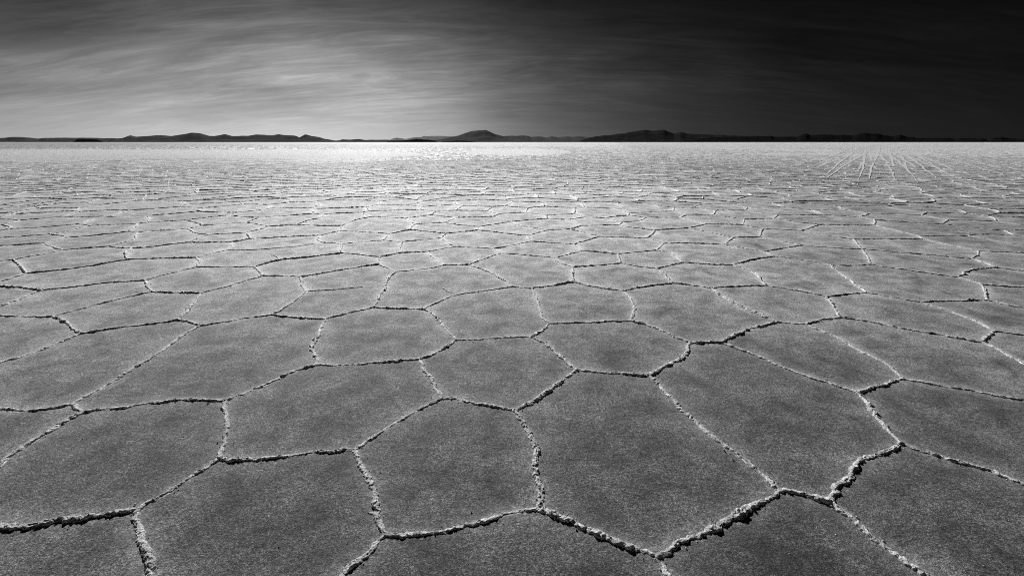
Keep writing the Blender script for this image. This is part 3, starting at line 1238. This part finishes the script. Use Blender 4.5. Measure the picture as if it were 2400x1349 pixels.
# the thousands of further plates, one mesh
FV = []; FF = []; fb = 0
for i, P in cells:
    if i in single_ids: continue
    P = np.array(P)
    if P[:, 1].max() < OUT[:, 1].max() + 1.5 and inside(P, OUT).all(): continue
    if poly_area(P) < 0: P = P[::-1]
    n = len(P)
    FV.append(np.c_[P, np.full(n, -0.002)]); FV.append(np.c_[P, np.full(n, -0.016)])
    FF.append(tuple(range(fb, fb + n)))
    FF += [(fb + k, fb + n + k, fb + n + (k + 1) % n, fb + (k + 1) % n) for k in range(n)]
    fb += 2 * n
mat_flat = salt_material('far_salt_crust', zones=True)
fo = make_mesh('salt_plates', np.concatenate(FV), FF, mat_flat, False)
tag(fo, 'thousands of distant salt plates crowding toward the horizon', 'salt plates', kind='stuff')

# ----------------------------------------------------------------- ground sheet to the horizon
GV = []; GF = []
rad = [0.0] + list(np.geomspace(2.0, 40000.0, 70)); ns = 96
GV.append((0, 0, -0.006))
for r in rad[1:]:
    for k in range(ns): GV.append((r * math.cos(2 * PI * k / ns), r * math.sin(2 * PI * k / ns), -0.006))
for k in range(ns): GF.append((0, 1 + k, 1 + (k + 1) % ns))
for a in range(len(rad) - 2):
    for k in range(ns):
        i0 = 1 + a * ns; GF.append((i0 + k, i0 + ns + k, i0 + ns + (k + 1) % ns, i0 + (k + 1) % ns))
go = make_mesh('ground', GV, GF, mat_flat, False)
tag(go, 'endless flat white salt ground reaching the horizon', kind='structure')

# ----------------------------------------------------------------- vehicle tracks far out on the right
mt, nt, b = mat_new('pressed_salt')
b.inputs['Base Color'].default_value = (0.36, 0.36, 0.36, 1); b.inputs['Roughness'].default_value = 0.55
add_sheen(nt, b, SALT_SH, SALT_SR)
TR = []
for (x0, y0, x1, y1) in [(1992, 341, 1955, 392), (1998, 340, 2075, 366), (2046, 339, 1938, 388), (2028, 346, 2016, 396), (2045, 342, 2046, 432),
        (2062, 345, 2112, 392), (2108, 345, 2166, 400), (2110, 342, 2300, 408), (2066, 340, 2002, 358), (2050, 341, 1880, 392), (2120, 341, 2390, 396),
        (2036, 343, 2070, 440), (2090, 342, 2140, 410), (2010, 343, 1900, 405), (2070, 343, 2210, 430), (2056, 344, 1985, 420)]:
    TR.append([(x0, y0), (x0 * 0.8 + x1 * 0.2 + rng.uniform(-3, 3), y0 * 0.8 + y1 * 0.2), (x0 * 0.45 + x1 * 0.55 + rng.uniform(-5, 5), y0 * 0.5 + y1 * 0.5), (x1, y1)])
for k, pl in enumerate(TR):
    P = smooth_line([ground(p) for p in pl]); P = resample(P, 0.8)
    P = P + 0.04 * np.c_[vnoise(P[:, 0] * 0.3, P[:, 1] * 0.3, k, 61), vnoise(P[:, 0] * 0.3, P[:, 1] * 0.3, k, 62)]
    T = np.gradient(P, axis=0); T /= np.hypot(*T.T)[:, None]; Nn = np.c_[-T[:, 1], T[:, 0]]
    V = []; F = []
    for s in (-0.75, 0.75):
        wv = np.interp(P[:, 1], [20, 30, 55, 200], [0.01, 0.05, 0.11, 0.14]) * (1 + 0.4 * vnoise(P[:, 0] * 0.8, P[:, 1] * 0.8, s * 3, 63))
        b0 = len(V)
        for p, n_, w_ in zip(P, Nn, wv):
            V.append((*(p + n_ * (s - w_)), 0.002 + 0.0009 * k)); V.append((*(p + n_ * (s + w_)), 0.002 + 0.0009 * k))
        gone = vnoise(P[:, 0] * 0.12, P[:, 1] * 0.12, k + s, 66) < np.interp(P[:, 1], [28, 60, 200], [-0.35, -0.75, -1.0])
        for i in range(len(P) - 1):
            if not gone[i]: F.append((b0 + 2 * i, b0 + 2 * i + 2, b0 + 2 * i + 3, b0 + 2 * i + 1))
    o = make_mesh('vehicle_track', V, F, mt, False)
    tag(o, 'pair of pale wheel tracks pressed into the far salt at right', kind='structure')

# ----------------------------------------------------------------- hills
def base_y(x): return float(np.interp(x, [0, 300, 600, 900, 1200, 1500, 1800, 2100, 2400], [329.5, 330, 332, 334, 335, 334.7, 333, 331.5, 330.5]))
def hills(name, prof, R, depth, mat, seed, rough=0.22, lab=None):
    X = np.arange(prof[0][0], prof[-1][0] + 0.1, 2.0)
    Y = np.interp(X, [p[0] for p in prof], [p[1] for p in prof])
    Y = Y + 0.55 * fbm(X / 26.0, X * 0 + seed, 0, 4, 80 + seed, 0.6)
    rows = 17; V = []; F = []
    for x, y in zip(X, Y):
        hy = HORIZ - max(0.0, base_y(x) - y)
        d = ray(x, hy); hd = math.hypot(d[0], d[1])
        ux, uy = d[0] / hd, d[1] / hd
        Rr = R / max(uy, 0.3)
        H = max(0.0, CAM_H + Rr * d[2] / hd)
        for k in range(rows):
            t = (k - 8) / 8.0                       # -1 front foot, 0 crest, 1 back foot
            s = max(0.0, 1 - abs(t) ** 1.15)
            rr = Rr + t * depth
            wx, wy = ux * rr, uy * rr
            if k != 8:
                n1 = float(fbm(wx / (depth * 0.35), wy / (depth * 0.35), seed, 4, seed))
                s = min(0.98 * (1 - abs(t) * 0.5), max(0.0, s * (1 + rough * n1 * 1.2) - 0.05))
            if k in (0, rows - 1): s = -0.02
            V.append((wx, wy, H * s - 0.2 if s <= 0 else H * s))
    n = len(X)
    for i in range(n - 1):
        for k in range(rows - 1): F.append((i * rows + k, (i + 1) * rows + k, (i + 1) * rows + k + 1, i * rows + k + 1))
    o = make_mesh(name, V, F, mat, True)
    return tag(o, lab, kind='structure')
def z4(x0, s): 
    v = [float(a) for a in s.split()]
    return [(x0 + v[i] / 4, 290 + v[i + 1] / 4) for i in range(0, len(v), 2)]
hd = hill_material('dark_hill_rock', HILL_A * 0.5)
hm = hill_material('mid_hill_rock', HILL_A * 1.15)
hl = hill_material('hazed_hill_rock', HILL_A * 4.2)  # rock colour raised to carry a haze tone
hp = hill_material('hazed_far_rock', HILL_A * 12)  # distance haze painted as a paler rock colour
hills('hills', z4(0, '-600 118 -200 116 0 118 120 112 280 116 360 124 480 118 640 117 860 119 960 124 1090 124 1180 135 1240 165'), 9000, 900, hl, 1, lab='low flat-topped hills at the far left')
hills('hills', z4(0, '680 162 720 138 780 128 860 130 920 138 975 162'), 5200, 260, hd, 2, lab='small dark mound in front of the far left hills')
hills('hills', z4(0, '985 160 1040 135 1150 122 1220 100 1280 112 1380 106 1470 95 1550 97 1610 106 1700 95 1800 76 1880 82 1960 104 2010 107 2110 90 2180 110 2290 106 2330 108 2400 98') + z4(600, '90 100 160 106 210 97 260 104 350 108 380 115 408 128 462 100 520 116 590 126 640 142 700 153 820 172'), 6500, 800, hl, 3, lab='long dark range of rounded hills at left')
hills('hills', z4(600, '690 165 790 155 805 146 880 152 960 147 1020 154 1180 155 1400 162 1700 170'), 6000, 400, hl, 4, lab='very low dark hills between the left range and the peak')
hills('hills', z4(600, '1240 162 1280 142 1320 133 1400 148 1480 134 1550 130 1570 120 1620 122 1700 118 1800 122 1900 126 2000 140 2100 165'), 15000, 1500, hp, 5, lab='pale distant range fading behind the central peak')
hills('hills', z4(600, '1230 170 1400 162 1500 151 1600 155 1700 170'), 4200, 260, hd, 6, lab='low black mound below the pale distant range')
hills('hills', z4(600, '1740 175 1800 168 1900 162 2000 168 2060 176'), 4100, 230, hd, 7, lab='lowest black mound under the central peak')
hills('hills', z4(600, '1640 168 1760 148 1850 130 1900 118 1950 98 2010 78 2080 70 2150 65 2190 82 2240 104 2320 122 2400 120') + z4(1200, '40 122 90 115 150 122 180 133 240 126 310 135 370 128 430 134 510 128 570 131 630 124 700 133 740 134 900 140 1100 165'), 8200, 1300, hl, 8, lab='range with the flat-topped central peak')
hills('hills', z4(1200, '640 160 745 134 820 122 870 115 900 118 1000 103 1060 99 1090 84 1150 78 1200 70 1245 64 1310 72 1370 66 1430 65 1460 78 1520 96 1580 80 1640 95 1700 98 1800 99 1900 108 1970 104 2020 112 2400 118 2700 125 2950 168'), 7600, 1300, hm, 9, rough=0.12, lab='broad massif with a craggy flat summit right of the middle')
hills('hills', z4(1800, '-900 168 -760 150 -500 128 -200 120 -60 118 30 112 60 124 180 118 270 122 320 98 360 88 400 102 520 96 620 104 700 98 790 106 850 88 910 82 960 90 1030 85 1080 102 1180 112 1240 94 1300 114 1400 124 1600 128 1700 125 1750 134 1800 125 1900 128 2010 128 2060 142 2110 122 2190 112 2260 128 2400 132 2800 128 3100 145'), 7000, 900, hd, 10, rough=0.0, lab='long low dark ridge line along the right horizon')

# ----------------------------------------------------------------- sky and sun
w = bpy.data.worlds.new('World'); scene.world = w; w.use_nodes = True
nt = w.node_tree; bg = nt.nodes['Background']
sky = N(nt, 'ShaderNodeTexSky'); sky.sky_type = 'NISHITA'; sky.sun_disc = False
sky.sun_elevation = SUN_EL; sky.sun_rotation = SUN_AZ
sky.altitude = 3650; sky.air_density = 1.0; sky.dust_density = 0.6; sky.ozone_density = 1.0
bw = N(nt, 'ShaderNodeRGBToBW'); L(nt, sky.outputs[0], bw.inputs[0])
gen = N(nt, 'ShaderNodeTexCoord').outputs['Generated']
sp = N(nt, 'ShaderNodeSeparateXYZ'); L(nt, gen, sp.inputs[0])
az = mth(nt, 'ARCTAN2', sp.outputs['X'], sp.outputs['Y'])
azf = mth(nt, 'ADD', mth(nt, 'DIVIDE', az, 2 * PI), 0.5)           # 0.5 = straight ahead
el = mth(nt, 'MULTIPLY', mth(nt, 'ARCSINE', sp.outputs['Z']), 180 / PI)
def azp(x): return 0.5 + math.atan((x - CX) / (FPX * 1.04)) / (2 * PI)
A = [(0.0, .10), (0.2, .22), (0.3, .42)] + [(azp(x), v) for x, v in SKY_A] + [(0.70, .06), (1.0, .10)]
B = [(0.0, 1.02)] + SKY_B
ca = ramp(nt, azf, A, 'EASE' if False else 'B_SPLINE' if False else 'LINEAR')
cb_ = ramp(nt, mth(nt, 'DIVIDE', el, 90.0, clamp=True), B, 'LINEAR')
g = mth(nt, 'POWER', mth(nt, 'MULTIPLY', ca, cb_), 2.2)
# thin cirrus, laid out on a high level sheet above the flat
zc = mth(nt, 'ADD', mth(nt, 'MAXIMUM', sp.outputs['Z'], 0.0), 0.22)
cx_ = mth(nt, 'DIVIDE', sp.outputs['X'], zc); cy_ = mth(nt, 'DIVIDE', sp.outputs['Y'], zc)
cv = N(nt, 'ShaderNodeCombineXYZ'); L(nt, cx_, cv.inputs[0]); L(nt, cy_, cv.inputs[1])
def layer(rot, sx, sy, sc, det, ro, di):
    mp = N(nt, 'ShaderNodeMapping'); mp.inputs['Rotation'].default_value = (0, 0, math.radians(rot)); mp.inputs['Scale'].default_value = (sx, sy, 1)
    L(nt, cv.outputs[0], mp.inputs['Vector'])
    return noise(nt, mp.outputs[0], sc, det, ro, di)
n1 = layer(-12, 0.75, 1.7, 1.0, 6, 0.55, 1.0)
n2 = layer(-22, 0.7, 4.6, 1.5, 9, 0.62, 0.6)
n3 = layer(38, 1.2, 5.5, 1.4, 9, 0.68, 1.4)
cl = mth(nt, 'MULTIPLY', mapr(nt, n1, 0.32, 0.68, 0.74, 1.28), mapr(nt, n2, 0.3, 0.7, 0.90, 1.12))
cl = mth(nt, 'MULTIPLY', cl, mapr(nt, n3, 0.40, 0.72, 0.90, 1.34))
lowf = mapr(nt, el, 0.3, 6.0, 0.12, 1.0)
cl = mth(nt, 'ADD', 1.0, mth(nt, 'MULTIPLY', mth(nt, 'SUBTRACT', cl, 1.0), lowf))
g = mth(nt, 'MULTIPLY', g, cl)
# the sky deepens high up, far from the sun on the left
dl = mth(nt, 'MULTIPLY', mapr(nt, az, math.radians(-22), math.radians(-47), 0.0, 1.0), mapr(nt, el, 1.0, 11.0, 0.0, 0.82))
g = mth(nt, 'MULTIPLY', g, mth(nt, 'SUBTRACT', 1.0, dl))
g = mth(nt, 'MULTIPLY', g, bw.outputs[0])
cc = N(nt, 'ShaderNodeCombineColor')
for i in range(3): L(nt, g, cc.inputs[i])
L(nt, cc.outputs[0], bg.inputs['Color']); bg.inputs['Strength'].default_value = SKY_K

sl = bpy.data.lights.new('sun', 'SUN'); sl.energy = SUN_E; sl.angle = math.radians(0.5); sl.color = (1, 1, 1)
so = bpy.data.objects.new('sun', sl); COL.objects.link(so)
# pointing from the sun toward the ground
dx, dy, dz = math.sin(SUN_AZ) * math.cos(SUN_EL), math.cos(SUN_AZ) * math.cos(SUN_EL), math.sin(SUN_EL)
from mathutils import Vector
so.rotation_euler = Vector((dx, dy, dz)).to_track_quat('Z', 'Y').to_euler(); so.location = (dx * 50, dy * 50, dz * 50)

scene.render.engine = 'CYCLES'; scene.cycles.use_denoising = False
scene.cycles.filter_width = 1.0
vs = scene.view_settings; vs.view_transform = 'Standard'; vs.look = 'None'; vs.exposure = EXPO; vs.gamma = 1.0
